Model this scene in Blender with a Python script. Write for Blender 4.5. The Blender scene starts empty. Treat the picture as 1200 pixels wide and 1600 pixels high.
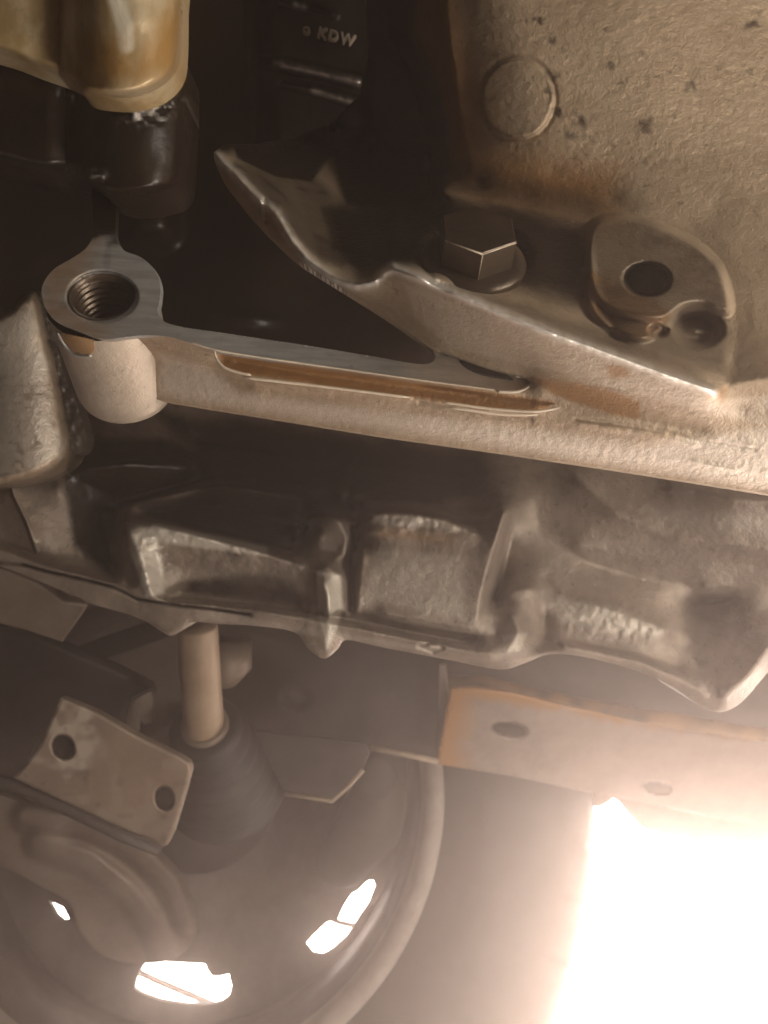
import bpy, bmesh, math, random
import numpy as np
from mathutils import Vector, Matrix

random.seed(7); rng = np.random.default_rng(7)
scene = bpy.context.scene
C = scene.collection

# ------------------------------------------------------------------ camera
F = 1208.0                      # focal length in photo pixels (1200 x 1600)
PITCH = math.radians(21)        # the phone looks up under the car
CAM_Z = 1.25                    # the car stands on a lift
M = Matrix.Translation((0, 0, CAM_Z)) @ Matrix.Rotation(PITCH, 4, 'X')
MN = np.array(M)
cd = bpy.data.cameras.new('camera'); cam = bpy.data.objects.new('camera', cd); C.objects.link(cam)
cam.matrix_world = M @ Matrix.Rotation(math.pi / 2, 4, 'X')
cd.sensor_fit = 'VERTICAL'; cd.sensor_height = 24; cd.lens = 24 * F / 1600
cd.clip_start = .01; cd.clip_end = 50
cd.dof.use_dof = True; cd.dof.focus_distance = .275; cd.dof.aperture_fstop = 10
scene.camera = cam

# ------------------------------------------------------------------ world, lamps, exposure
w = bpy.data.worlds.new('World'); scene.world = w; w.use_nodes = True
bg = w.node_tree.nodes['Background']; bg.inputs[0].default_value = (1, .86, .7, 1); bg.inputs[1].default_value = .006
SKY_STRENGTH = 41.0
HAZE_DENSITY = .38

def area(name, loc, target, size, power, col):
    l = bpy.data.lights.new(name, 'AREA'); l.energy = power; l.color = col; l.shape = 'DISK'; l.size = size
    o = bpy.data.objects.new(name, l); C.objects.link(o)
    a = M @ Vector(loc); b = M @ Vector(target)
    o.location = a; o.rotation_euler = (b - a).to_track_quat('-Z', 'Y').to_euler()
    return o
area('unseen_lamp', (.46, -.10, -.42), (.08, .30, .03), .14, 5.7, (1, .925, .83))  # unseen key lamp added for highlights from the lower right
area('unseen_lamp', (.66, -.16, .17), (.26, .30, .14), .34, 7.0, (1, .915, .78))  # unseen lamp added to brighten the upper block wall

scene.view_settings.view_transform = 'Standard'; scene.view_settings.look = 'None'
scene.view_settings.exposure = -0.3; scene.view_settings.gamma = 1
scene.cycles.use_denoising = True
scene.cycles.max_bounces = 6; scene.cycles.volume_bounces = 1
scene.cycles.sample_clamp_indirect = 6

# ------------------------------------------------------------------ helpers
def ray(px, py): return np.array([(px - 600) / F, 1.0, (800 - py) / F])
def P(px, py, d): return ray(px, py) * d
def nrm(v): v = np.asarray(v, float); return v / np.linalg.norm(v)
def catmull(pts, n=6, closed=False):
    p = np.asarray(pts, float); m = len(p); out = []
    rngs = range(m) if closed else range(m - 1)
    for i in rngs:
        if closed: a, b, c, d = p[i - 1], p[i], p[(i + 1) % m], p[(i + 2) % m]
        else: a, b, c, d = p[max(i - 1, 0)], p[i], p[i + 1], p[min(i + 2, m - 1)]
        for k in range(n):
            t = k / n
            out.append(.5 * ((2 * b) + (c - a) * t + (2 * a - 5 * b + 4 * c - d) * t * t + (3 * b - a - 3 * c + d) * t ** 3))
    if not closed: out.append(p[-1])
    return np.array(out)
def sdf(poly, X, Y):
    """signed distance in px, positive inside"""
    p = np.asarray(poly, float); best = np.full(X.shape, 1e9); ins = np.zeros(X.shape, bool)
    for i in range(len(p)):
        a, b = p[i], p[(i + 1) % len(p)]
        e = b - a; L = e @ e
        if L < 1e-9: continue
        t = np.clip(((X - a[0]) * e[0] + (Y - a[1]) * e[1]) / L, 0, 1)
        best = np.minimum(best, (X - a[0] - t * e[0]) ** 2 + (Y - a[1] - t * e[1]) ** 2)
        if a[1] != b[1]:
            cr = ((a[1] > Y) != (b[1] > Y)) & (X < (b[0] - a[0]) * (Y - a[1]) / (b[1] - a[1]) + a[0]); ins ^= cr
    d = np.sqrt(best); return np.where(ins, d, -d)
def nearest(poly, X, Y):
    p = np.asarray(poly, float); best = np.full(X.shape, 1e18); nx = X.copy(); ny = Y.copy()
    for i in range(len(p)):
        a, b = p[i], p[(i + 1) % len(p)]; e = b - a; L = e @ e
        if L < 1e-9: continue
        t = np.clip(((X - a[0]) * e[0] + (Y - a[1]) * e[1]) / L, 0, 1)
        qx = a[0] + t * e[0]; qy = a[1] + t * e[1]; d = (X - qx) ** 2 + (Y - qy) ** 2
        m = d < best; best[m] = d[m]; nx[m] = qx[m]; ny[m] = qy[m]
    return nx, ny
def linedist(pts, X, Y):
    p = np.asarray(pts, float); best = np.full(X.shape, 1e18)
    for a, b in zip(p[:-1], p[1:]):
        e = b - a; L = e @ e + 1e-9
        t = np.clip(((X - a[0]) * e[0] + (Y - a[1]) * e[1]) / L, 0, 1)
        best = np.minimum(best, (X - a[0] - t * e[0]) ** 2 + (Y - a[1] - t * e[1]) ** 2)
    return np.sqrt(best)
def smooth(a, b, x):
    t = np.clip((x - a) / (b - a), 0, 1); return t * t * (3 - 2 * t)
def blur(D, n):
    for _ in range(n):
        Q = np.pad(D, 1, mode='edge'); D = (Q[:-2, 1:-1] + 2 * Q[1:-1, 1:-1] + Q[2:, 1:-1]) / 4
        Q = np.pad(D, 1, mode='edge'); D = (Q[1:-1, :-2] + 2 * Q[1:-1, 1:-1] + Q[1:-1, 2:]) / 4
    return D
def vnoise(X, Y, s, seed):
    g = np.random.default_rng(seed).random((257, 257)); u = X / s + 500; v = Y / s + 500
    i = np.floor(u).astype(int); j = np.floor(v).astype(int); fu = u - i; fv = v - j
    fu = fu * fu * (3 - 2 * fu); fv = fv * fv * (3 - 2 * fv)
    G = lambda a, b: g[a % 257, b % 257]
    return (G(i, j) * (1 - fu) + G(i + 1, j) * fu) * (1 - fv) + (G(i, j + 1) * (1 - fu) + G(i + 1, j + 1) * fu) * fv - .5
def diffuse(xs, ys, curves):
    """depth on traced feature lines, spread smoothly between them (coarse to fine)"""
    D = None
    for f in (16, 8, 4, 2, 1):
        cx = xs[::f]; cy = ys[::f]; s = (xs[1] - xs[0]) * f
        num = np.zeros((len(cy), len(cx))); den = np.zeros_like(num)
        for c in curves:
            c = np.asarray(c, float)
            if len(c) == 1: q = c
            else:
                q = []
                for a, b in zip(c[:-1], c[1:]):
                    n = max(2, int(np.hypot(*(b - a)[:2]) / s * 2) + 1); t = np.linspace(0, 1, n)[:, None]; q.append(a + (b - a) * t)
                q = np.concatenate(q)
            i = np.round((q[:, 0] - cx[0]) / s).astype(int); j = np.round((q[:, 1] - cy[0]) / s).astype(int)
            ok = (i >= 0) & (j >= 0) & (i < len(cx)) & (j < len(cy))
            np.add.at(num, (j[ok], i[ok]), q[ok, 2]); np.add.at(den, (j[ok], i[ok]), 1)
        fix = den > 0; val = num / np.maximum(den, 1)
        if D is None: D = np.full(num.shape, val[fix].mean())
        else:
            D = np.repeat(np.repeat(D, 2, 0), 2, 1); 
            D = np.pad(D, ((0, max(0, num.shape[0] - D.shape[0])), (0, max(0, num.shape[1] - D.shape[1]))), mode='edge')[:num.shape[0], :num.shape[1]]
        for _ in range(400 if f > 4 else 120):
            Q = np.pad(D, 1, mode='edge'); D = (Q[:-2, 1:-1] + Q[2:, 1:-1] + Q[1:-1, :-2] + Q[1:-1, 2:]) / 4
            D[fix] = val[fix]
    return D

ALL = []          # (object, parent) meshes in camera coordinates, placed at the end
def mesh_obj(name, verts, faces, mat, parent=None, smooth_shade=True, attrs=None):
    me = bpy.data.meshes.new(name); me.from_pydata([tuple(v) for v in verts], [], [tuple(int(i) for i in f) for f in faces])
    if attrs:
        for k, a in attrs.items():
            at = me.attributes.new(k, 'FLOAT', 'POINT'); at.data.foreach_set('value', np.asarray(a, np.float32).ravel())
    if smooth_shade: me.polygons.foreach_set('use_smooth', [True] * len(me.polygons))
    me.materials.append(mat); me.update()
    o = bpy.data.objects.new(name, me); C.objects.link(o); o.parent = parent; ALL.append(o)
    return o
def thing(name, label, cat, group=None):
    o = bpy.data.objects.new(name, None); C.objects.link(o); o['label'] = label; o['category'] = cat; o.empty_display_size = .02
    if group: o['group'] = group
    return o
def tag(o, label, cat): o['label'] = label; o['category'] = cat; return o

def relief(name, x0, x1, y0, y1, step, depth, outline, mat, parent, back=.02, attrs=None, holes=()):
    """cast surface: a grid of rays each at its own depth, cut to an outline, with a skirt that gives it thickness"""
    xs = np.arange(x0, x1 + .1, step); ys = np.arange(y0, y1 + .1, step)
    X, Y = np.meshgrid(xs, ys)
    S = sdf(outline, X, Y); nx, ny = nearest(outline, X, Y)
    for hole in holes:
        S2 = -sdf(hole, X, Y); hx, hy = nearest(hole, X, Y); m = S2 < S
        S = np.where(m, S2, S); nx = np.where(m, hx, nx); ny = np.where(m, hy, ny)
    snap = (S < .35 * step) & (S > -1.05 * step); X = np.where(snap, nx, X); Y = np.where(snap, ny, Y)
    ok = (S > -1.05 * step); D = depth(xs, ys, X, Y); A = attrs(X, Y) if attrs else {}
    idx = np.arange(X.size).reshape(X.shape)
    c = ok[:-1, :-1] & ok[1:, :-1] & ok[:-1, 1:] & ok[1:, 1:]
    q = np.stack([idx[:-1, :-1][c], idx[1:, :-1][c], idx[1:, 1:][c], idx[:-1, 1:][c]], 1)
    used = np.unique(q); re = np.full(X.size, -1); re[used] = np.arange(len(used)); q = re[q]
    V = np.stack([(X - 600) / F * D, D, (800 - Y) / F * D], -1).reshape(-1, 3)[used]
    e = np.concatenate([q[:, [0, 1]], q[:, [1, 2]], q[:, [2, 3]], q[:, [3, 0]]])
    key = np.sort(e, 1); k = key[:, 0].astype(np.int64) * len(V) + key[:, 1]
    u, inv, cnt = np.unique(k, return_inverse=True, return_counts=True)
    be = e[cnt[inv] == 1]; bv = np.unique(be); nf = np.full(len(V), -1); nf[bv] = len(V) + np.arange(len(bv)); nb = np.full(len(V), -1); nb[bv] = len(V) + len(bv) + np.arange(len(bv))
    V2 = V[bv] + np.array([0, back, 0]); VV = np.concatenate([V, V[bv], V2])
    sk = np.stack([nf[be[:, 1]], nf[be[:, 0]], nb[be[:, 0]], nb[be[:, 1]]], 1)
    at = {}
    for kx, a in A.items():
        a = a.reshape(-1)[used]; at[kx] = np.concatenate([a, a[bv], a[bv]])
    return mesh_obj(name, VV, np.concatenate([q, sk]), mat, parent, attrs=at)

def plate(name, outer, holes, o, n, thick, mat, parent, bevel=.0004, res=0):
    """flat plate: outline traced on its plane, real thickness and rounded arris"""
    n = nrm(n); o = np.asarray(o, float); u = nrm(np.cross([0, 0, 1.0], n)); v = np.cross(n, u)
    if u[0] < 0: u, v = -u, -v
    cu = bpy.data.curves.new(name, 'CURVE'); cu.dimensions = '2D'; cu.fill_mode = 'BOTH'
    cu.extrude = thick / 2 - bevel; cu.bevel_depth = bevel; cu.bevel_resolution = 2; cu.offset = -bevel
    for poly in [outer] + list(holes):
        pts = np.asarray(poly, float)
        if res: pts = catmull(pts, res, True)
        sp = cu.splines.new('POLY'); sp.points.add(len(pts) - 1); sp.use_cyclic_u = True
        for s, (x, y) in zip(sp.points, pts):
            r = ray(x, y); w3 = r * ((n @ o) / (n @ r)) - o; s.co = (w3 @ u, w3 @ v, 0, 1)
    t = bpy.data.objects.new('tmp', cu); C.objects.link(t)
    me = bpy.data.meshes.new_from_object(t.evaluated_get(bpy.context.evaluated_depsgraph_get())); bpy.data.objects.remove(t)
    w = np.cross(u, v); s = 1 if w @ n > 0 else -1
    for vx in me.vertices:
        a, b, c = vx.co; vx.co = tuple(o + a * u + b * v + (c * s - thick / 2) * n)
    me.materials.clear(); me.materials.append(mat)
    ob = bpy.data.objects.new(name, me); C.objects.link(ob); ob.parent = parent; ALL.append(ob)
    return ob
def frame(axis):
    a = nrm(axis); u = nrm(np.cross(a, [0.02, 0.1, 1.0])); return u, np.cross(a, u), a
def lathe(name, o, axis, prof, mat, parent, seg=64, mod=None, smooth_shade=True, a0=0, a1=2 * math.pi):
    u, v, a = frame(axis); o = np.asarray(o, float); V = []; Fc = []; full = abs(a1 - a0 - 2 * math.pi) < 1e-6
    n = seg if full else seg + 1
    for i, (r, h) in enumerate(prof):
        for k in range(n):
            t = a0 + (a1 - a0) * k / seg; rr, hh = (r, h) if mod is None else mod(i, k, r, h, t)
            V.append(o + a * hh + (u * math.cos(t) + v * math.sin(t)) * rr)
    for i in range(len(prof) - 1):
        for k in range(seg):
            k2 = (k + 1) % n; Fc.append((i * n + k, i * n + k2, (i + 1) * n + k2, (i + 1) * n + k))
    return mesh_obj(name, V, Fc, mat, parent, smooth_shade)
def tube(name, pts, rad, mat, parent, seg=16, cap=True):
    p = np.asarray(pts, float); V = []; Fc = []
    for i in range(len(p)):
        t = nrm(p[min(i + 1, len(p) - 1)] - p[max(i - 1, 0)]); u, v, _ = frame(t); r = rad[i] if hasattr(rad, '__len__') else rad
        for k in range(seg):
            a = 2 * math.pi * k / seg; V.append(p[i] + (u * math.cos(a) + v * math.sin(a)) * r)
    for i in range(len(p) - 1):
        for k in range(seg): Fc.append((i * seg + k, i * seg + (k + 1) % seg, (i + 1) * seg + (k + 1) % seg, (i + 1) * seg + k))
    if cap: Fc.append(tuple(range(seg))[::-1]); Fc.append(tuple((len(p) - 1) * seg + k for k in range(seg)))
    return mesh_obj(name, V, Fc, mat, parent)

# ------------------------------------------------------------------ materials
def metal(name, c1, c2, rough=.5, metallic=.5, bump=.25, bscale=900, speck=.35, oil=(.012, .008, .005), stain=(.28, .14, .045), clean_lit=(.56, .495, .41), oilrough=.28, streak=None, big=45, mottle=1.0):
    m = bpy.data.materials.new(name); m.use_nodes = True; nt = m.node_tree; N = nt.nodes; L = nt.links; bs = N['Principled BSDF']
    tc = N.new('ShaderNodeTexCoord'); co = tc.outputs['Object']
    def noise(s, d=6, r=.6, vec=co):
        n = N.new('ShaderNodeTexNoise'); n.inputs['Scale'].default_value = s; n.inputs['Detail'].default_value = d; n.inputs['Roughness'].default_value = r
        L.new(vec, n.inputs['Vector']); return n.outputs['Fac']
    def ramp(x, a, b):
        r = N.new('ShaderNodeMapRange'); r.interpolation_type = 'SMOOTHSTEP'; r.inputs[1].default_value = a; r.inputs[2].default_value = b; L.new(x, r.inputs[0]); return r.outputs[0]
    def math_(op, a, b):
        n = N.new('ShaderNodeMath'); n.operation = op; n.use_clamp = True
        for i, x in enumerate((a, b)):
            if isinstance(x, (int, float)): n.inputs[i].default_value = x
            else: L.new(x, n.inputs[i])
        return n.outputs[0]
    def mix(f, a, b):
        n = N.new('ShaderNodeMix'); n.data_type = 'RGBA'
        if isinstance(f, (int, float)): n.inputs[0].default_value = f
        else: L.new(f, n.inputs[0])
        for i, x in ((6, a), (7, b)):
            if isinstance(x, tuple): n.inputs[i].default_value = (*x, 1)
            else: L.new(x, n.inputs[i])
        return n.outputs[2]
    def attr(k):
        a = N.new('ShaderNodeAttribute'); a.attribute_name = k; return a.outputs['Fac']
    vec = co
    if streak is not None:
        mp = N.new('ShaderNodeMapping'); mp.inputs['Scale'].default_value = streak; L.new(co, mp.inputs['Vector']); vec = mp.outputs[0]
    big_n = noise(big, 8, .65, vec); fine = noise(bscale, 4, .6, vec); mid = noise(big * 5, 5, .6)
    col = mix(ramp(big_n, .5 - .18 / mottle, .5 + .18 / mottle), c1, c2)
    sp = ramp(mid, .60, .70); col = mix(math_('MULTIPLY', sp, speck), col, tuple(x * .22 for x in c1))
    col = mix(ramp(math_('ADD', attr('clean_lit'), math_('MULTIPLY', math_('SUBTRACT', mid, .5), attr('clean_lit'))), .25, .9), col, clean_lit)
    painted_glint = attr('painted_glint'); br = math_('MULTIPLY', math_('ADD', mid, .5), attr('stain')); col = mix(br, col, stain)
    of0 = attr('oil'); of = ramp(math_('ADD', of0, math_('MULTIPLY', math_('SUBTRACT', big_n, .5), math_('MULTIPLY', of0, 1.6))), .15, .75)
    col = mix(of, col, oil)
    col = mix(painted_glint, col, (.92, .87, .80)); L.new(col, bs.inputs['Base Color'])  # pale colour mixed in where specular highlights are painted
    rn = N.new('ShaderNodeMapRange'); rn.inputs[3].default_value = rough - .10; rn.inputs[4].default_value = rough + .14; L.new(big_n, rn.inputs[0])
    ro = N.new('ShaderNodeMix'); L.new(of, ro.inputs[0]); L.new(rn.outputs[0], ro.inputs[2]); ro.inputs[3].default_value = oilrough
    rb = N.new('ShaderNodeMix'); L.new(painted_glint, rb.inputs[0]); L.new(ro.outputs[0], rb.inputs[2]); rb.inputs[3].default_value = .30; L.new(rb.outputs[0], bs.inputs['Roughness']); bs.inputs['Metallic'].default_value = metallic
    rc = N.new('ShaderNodeMix'); L.new(attr('clean_lit'), rc.inputs[0]); L.new(rn.outputs[0], rc.inputs[2]); rc.inputs[3].default_value = rough * .8; L.new(rc.outputs[0], ro.inputs[2])
    if metallic > 0:
        me_ = N.new('ShaderNodeMix'); L.new(of, me_.inputs[0]); me_.inputs[2].default_value = metallic; me_.inputs[3].default_value = 0; mb = N.new('ShaderNodeMix'); L.new(painted_glint, mb.inputs[0]); L.new(me_.outputs[0], mb.inputs[2]); mb.inputs[3].default_value = .55; L.new(mb.outputs[0], bs.inputs['Metallic'])
    h = math_('ADD', math_('MULTIPLY', fine, .35), math_('MULTIPLY', noise(bscale * .28, 5, .6, vec), .65))
    b = N.new('ShaderNodeBump'); b.inputs['Strength'].default_value = bump; b.inputs['Distance'].default_value = .0012; L.new(h, b.inputs['Height']); L.new(b.outputs[0], bs.inputs['Normal'])
    return m
CAST = metal('cast_aluminium', (.40, .31, .215), (.30, .225, .15), .50, .35, .62, 1250, .5)
GEAR = metal('gearbox_cast_aluminium', (.235, .19, .148), (.15, .12, .095), .46, .3, .65, 1000, .5, big=60, clean_lit=(.50, .455, .385))
MACH = metal('machined_aluminium', (.38, .385, .375), (.29, .285, .27), .38, .4, .22, 700, .3, streak=(1, 1, 7), mottle=1.6)
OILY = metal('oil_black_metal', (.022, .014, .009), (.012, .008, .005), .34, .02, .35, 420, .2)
OILM = metal('oil_brown_metal', (.055, .036, .022), (.03, .02, .012), .36, .1, .35, 500, .3)
CREAM = metal('oil_yellowed_steel', (.50, .41, .27), (.33, .23, .105), .34, .2, .3, 300, .3, stain=(.30, .15, .03), clean_lit=(.85, .78, .62), big=40, streak=(1.6, 1.6, .6), mottle=1.5)
STEEL = metal('dusty_steel', (.20, .155, .115), (.14, .105, .078), .55, .25, .3, 600, .35, stain=(.22, .11, .04), clean_lit=(.34, .285, .23))
TAN = metal('tan_dusty_steel', (.33, .26, .185), (.25, .19, .13), .6, .1, .3, 500, .2)
DARKST = metal('dark_dusty_steel', (.048, .037, .030), (.03, .023, .018), .6, .1, .3, 500, .2)
RUST = metal('rusting_painted_steel', (.22, .18, .15), (.165, .13, .105), .65, .05, .35, 500, .3, stain=(.27, .125, .028), clean_lit=(.28, .215, .18))
RUBBER = metal('black_rubber', (.040, .034, .030), (.028, .024, .021), .62, 0, .3, 500, .1)
BOOT = metal('dusty_boot_rubber', (.028, .022, .018), (.018, .014, .012), .6, 0, .3, 500, .1)
WHEEL = metal('dusty_wheel_alloy', (.15, .122, .10), (.10, .081, .066), .75, .05, .2, 300, .2)
BOLT = metal('oily_bolt_steel', (.085, .06, .04), (.05, .035, .022), .30, .5, .25, 600, .3)
LIP = metal('tan_sealant', (.30, .19, .095), (.22, .125, .05), .3, 0, .2, 400, .2)
BOSSM = metal('scuffed_boss_aluminium', (.50, .44, .36), (.38, .325, .26), .40, .45, .34, 1300, .35)
HILITE = metal('pale_highlight', (.62, .53, .42), (.50, .41, .30), .3, 0, .1, 400, .1)  # pale colour standing in for bright edge highlights
SHADE = metal('cavity_shade', (.02, .014, .01), (.014, .01, .007), .8, 0, .1, 400, 0)  # near-black colour standing in for the shade in cavities

# ------------------------------------------------------------------ setting: bright daylight beside the car
sm = bpy.data.materials.new('daylight'); sm.use_nodes = True; nt = sm.node_tree; nt.nodes.clear()
em = nt.nodes.new('ShaderNodeEmission'); em.inputs[0].default_value = (1, .91, .82, 1); em.inputs[1].default_value = SKY_STRENGTH
ou = nt.nodes.new('ShaderNodeOutputMaterial'); nt.links.new(em.outputs[0], ou.inputs[0])
V = []; Fc = []; ns = 24
for k in range(ns + 1):
    a = math.radians(-25 + 85 * k / ns)      # from behind the wheel round to the open side of the car
    for z in (-2.2, .2): V.append((2.6 * math.sin(a), 2.6 * math.cos(a), z))
for k in range(ns): Fc.append((2 * k, 2 * k + 1, 2 * k + 3, 2 * k + 2))
sky = mesh_obj('sky', V, Fc, sm); sky['kind'] = 'structure'

# ------------------------------------------------------------------ engine block
block = thing('engine_block', 'cast aluminium engine block with machined sump rail and threaded boss, oil sump taken off', 'engine block')
RN = nrm([.1, -.855, .51]); RO = P(160, 460, .25)
def railD(px, py):
    r = ray(px, py); return float((RN @ RO) / (RN @ r))
def onrail(pts, off=0.0): return [(x, y, railD(x, y) + off) for x, y in pts]
GASKET = [(334, 246), (345, 275), (372, 312), (400, 345), (440, 385), (470, 410), (530, 448), (600, 492), (640, 520), (680, 548), (715, 560), (750, 572), (785, 583), (818, 590), (829, 598), (822, 608), (805, 613)]
RAILLOW = [(805, 613), (760, 608), (640, 592), (470, 568), (400, 558), (335, 547), (300, 536), (255, 524), (185, 512)]
RAILBOT = [(185, 612), (265, 628), (420, 653), (600, 682), (800, 710), (1000, 740), (1200, 772), (1290, 787), (1500, 822)]
block_outline = [(556, -180), (560, -90), (572, 0), (575, 90), (560, 150), (520, 190), (460, 215), (400, 225), (350, 225), (334, 238)] + list(catmull(GASKET, 3)[:, :2]) + RAILLOW + RAILBOT + [(1500, -180)]
CREST = [(336, 243), (365, 270), (400, 308), (430, 333), (452, 372), (480, 407), (520, 436), (555, 447), (585, 440), (600, 424), (614, 418), (650, 432), (750, 475), (850, 517), (950, 553), (1050, 590), (1115, 612)]
PAD = catmull([(925, 352), (960, 338), (1010, 345), (1080, 375), (1120, 410), (1138, 450), (1140, 486), (1120, 487), (1098, 476), (1068, 480), (1045, 496), (1020, 500), (985, 494), (950, 482), (925, 452), (917, 400)], 5, True)
STEP = catmull([(916, 420), (960, 440), (1040, 480), (1040, 510), (1012, 531), (985, 528), (950, 512), (925, 488), (914, 455)], 5, True)
def block_depth(xs, ys, X, Y):
    cr = [(x, y, d) for (x, y), d in zip(CREST, np.interp(range(len(CREST)), [0, 4, 8, 9.5, 11, 13, 16], [.277, .248, .238, .232, .224, .219, .222]))]
    cs = [onrail(GASKET, -.001), onrail(RAILLOW, -.0005), cr,
          [(x, y - 9, d + .004) for x, y, d in cr[11:]],
          [(x + 8, y - 9, d + .004) for x, y, d in cr[1:8]],
          # rail side wall: shallow oily chamfer below the machined face, then the wall
          [(345, 556, .2520), (470, 580, .2512), (640, 604, .2495), (760, 621, .2482), (830, 632, .247)],
          [(345, 566, .2515), (380, 588, .2505), (470, 599, .2500), (640, 620, .2482), (760, 640, .2468), (840, 642, .246)],
          [(355, 576, .2535), (400, 600, .2525), (640, 630, .2505), (760, 650, .2492), (860, 655, .248), (1000, 675, .2455), (1290, 712, .2435)],
          [(185, 550, .268), (300, 575, .261), (640, 660, .259), (860, 690, .2562), (1290, 750, .252)],
          [(x, y, d) for (x, y), d in zip(RAILBOT, np.interp([p[0] for p in RAILBOT], [185, 1290], [.279, .262]))],
          [(1150, 640, .236), (1290, 650, .232)],
          [(860, 615, .2455), (930, 640, .2455), (1000, 655, .2445), (1100, 672, .2430)],
          [(1145, 600, .228), (1200, 590, .227), (1290, 600, .226)],
          # ledge floor running back to the crankcase wall
          [(640, 400, .246), (680, 440, .243), (760, 462, .239), (850, 500, .233), (950, 538, .229), (1050, 570, .227), (1110, 590, .227)],
          [(690, 300, .285), (760, 318, .283), (850, 335, .279), (920, 352, .274), (935, 420, .262), (960, 520, .243)],
          [(1130, 395, .260), (1148, 450, .2515), (1150, 520, .2425), (1145, 570, .235)],
          [(1000, 330, .272), (1080, 352, .269), (1140, 385, .261), (1175, 450, .251), (1180, 520, .241)],
          # crankcase wall
          [(760, -90, .290), (800, 60, .287), (830, 180, .285), (860, 270, .285), (960, 310, .279)],
          [(950, -90, .288), (1000, 100, .283), (1050, 240, .279), (1120, 330, .271)], [(1290, -90, .304), (1290, 150, .292), (1290, 330, .270), (1290, 480, .246)],
          [(690, -90, .305), (700, 50, .303), (715, 150, .300), (730, 230, .298), (745, 285, .294)],
          [(640, -90, .335), (655, 40, .333), (680, 130, .334), (694, 200, .330), (698, 270, .312)],
          # black bore
          [(600, -90, .375), (605, 60, .375), (640, 110, .385), (660, 180, .39), (672, 250, .375), (665, 290, .34)],
          [(566, -90, .37), (576, 90, .372), (580, 150, .39), (590, 230, .385), (600, 300, .33)],
          [(520, 200, .40), (530, 260, .36), (520, 330, .31), (535, 400, .272)],
          [(600, 340, .300), (600, 390, .268), (640, 330, .295)], [(560, 420, .256), (590, 412, .254)],
          [(360, 232, .31), (420, 240, .335), (480, 225, .37)], [(460, 290, .315), (480, 350, .285), (500, 400, .262)]]
    D = blur(diffuse(xs, ys, cs), 3); wm = smooth(690, 780, X) * (1 - smooth(180, 290, Y - .1 * (X - 700))); D = D * (1 - wm) + blur(D, 260) * wm; D -= .0022 * np.exp(-(linedist(CREST[9:], X, Y) / 6) ** 2) + .0012 * np.exp(-(linedist(CREST[:9], X, Y) / 5) ** 2)
    D -= .012 * smooth(-7, 7, sdf(PAD, X, Y)); D -= .0065 * smooth(-6, 6, sdf(STEP, X, Y)) * (1 - smooth(-7, 7, sdf(PAD, X, Y)))
    e = np.hypot((X - 1011) / 38, (Y - 437) / 27); D += .022 * (1 - smooth(.82, 1.05, e))                       # bolt hole
    e = np.hypot((X - 1092) / 40, (Y - 515) / 30); D += .011 * (1 - smooth(.6, 1.1, e))                        # broken scallop
    D -= .0035 * np.exp(-(((X - 1088) / 16) ** 2 + ((Y - 517) / 7) ** 2))
    D += .006 * (1 - smooth(.7, 1.2, np.hypot((X - 1028) / 16, (Y - 517) / 10)))
    e = np.hypot((X - 808) / 56, (Y - 154) / 61); D -= .0020 * (1 - smooth(.93, 1.02, e)); D -= .0016 * np.exp(-((e - .985) / .028) ** 2) * np.clip(.35 + 1.6 * vnoise(X, Y, 38, 15) + .4 * np.abs(X - 808) / 56, 0, 1.2); D += .0008 * np.exp(-((e - 1.09) / .05) ** 2)
    e = np.hypot((X - 742) / 92, (Y - 402) / 56); D += .006 * (1 - smooth(.75, 1.1, e))                         # bolt recess
    D -= .0026 * np.exp(-(np.hypot((X - 702) / 11, (Y - 288) / 8)) ** 2)                                        # small glint lump
    D += .003 * np.exp(-(linedist([(413, 312), (416, 345)], X, Y) / 3.5) ** 2)                                  # nick in the saddle edge
    wall = smooth(640, 760, X) * (1 - smooth(300, 340, Y))
    D += .0002 * wall * (vnoise(X, Y * 1.5, 6, 1) + .9 * vnoise(X, Y * 1.5, 11, 2))
    low = smooth(560, 620, Y - .12 * (X - 600)); D += .00016 * low * (1.2 * vnoise(X, Y, 6, 3) + vnoise(X, Y * 1.5, 18, 4))
    for q, hgt, wd in (([(655, 628), (700, 636), (760, 650), (830, 655)], .0010, 3), ([(900, 655), (1000, 668), (1090, 688), (1180, 702)], .0006, 3), ([(905, 662), (1000, 675), (1090, 695)], -.0004, 4),
                       ([(1080, 720), (1150, 735)], -.0006, 3), ([(640, 622), (500, 604)], -.0008, 3)):
        D += hgt * np.exp(-(linedist(q, X, Y) / wd) ** 2)
    return D
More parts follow.
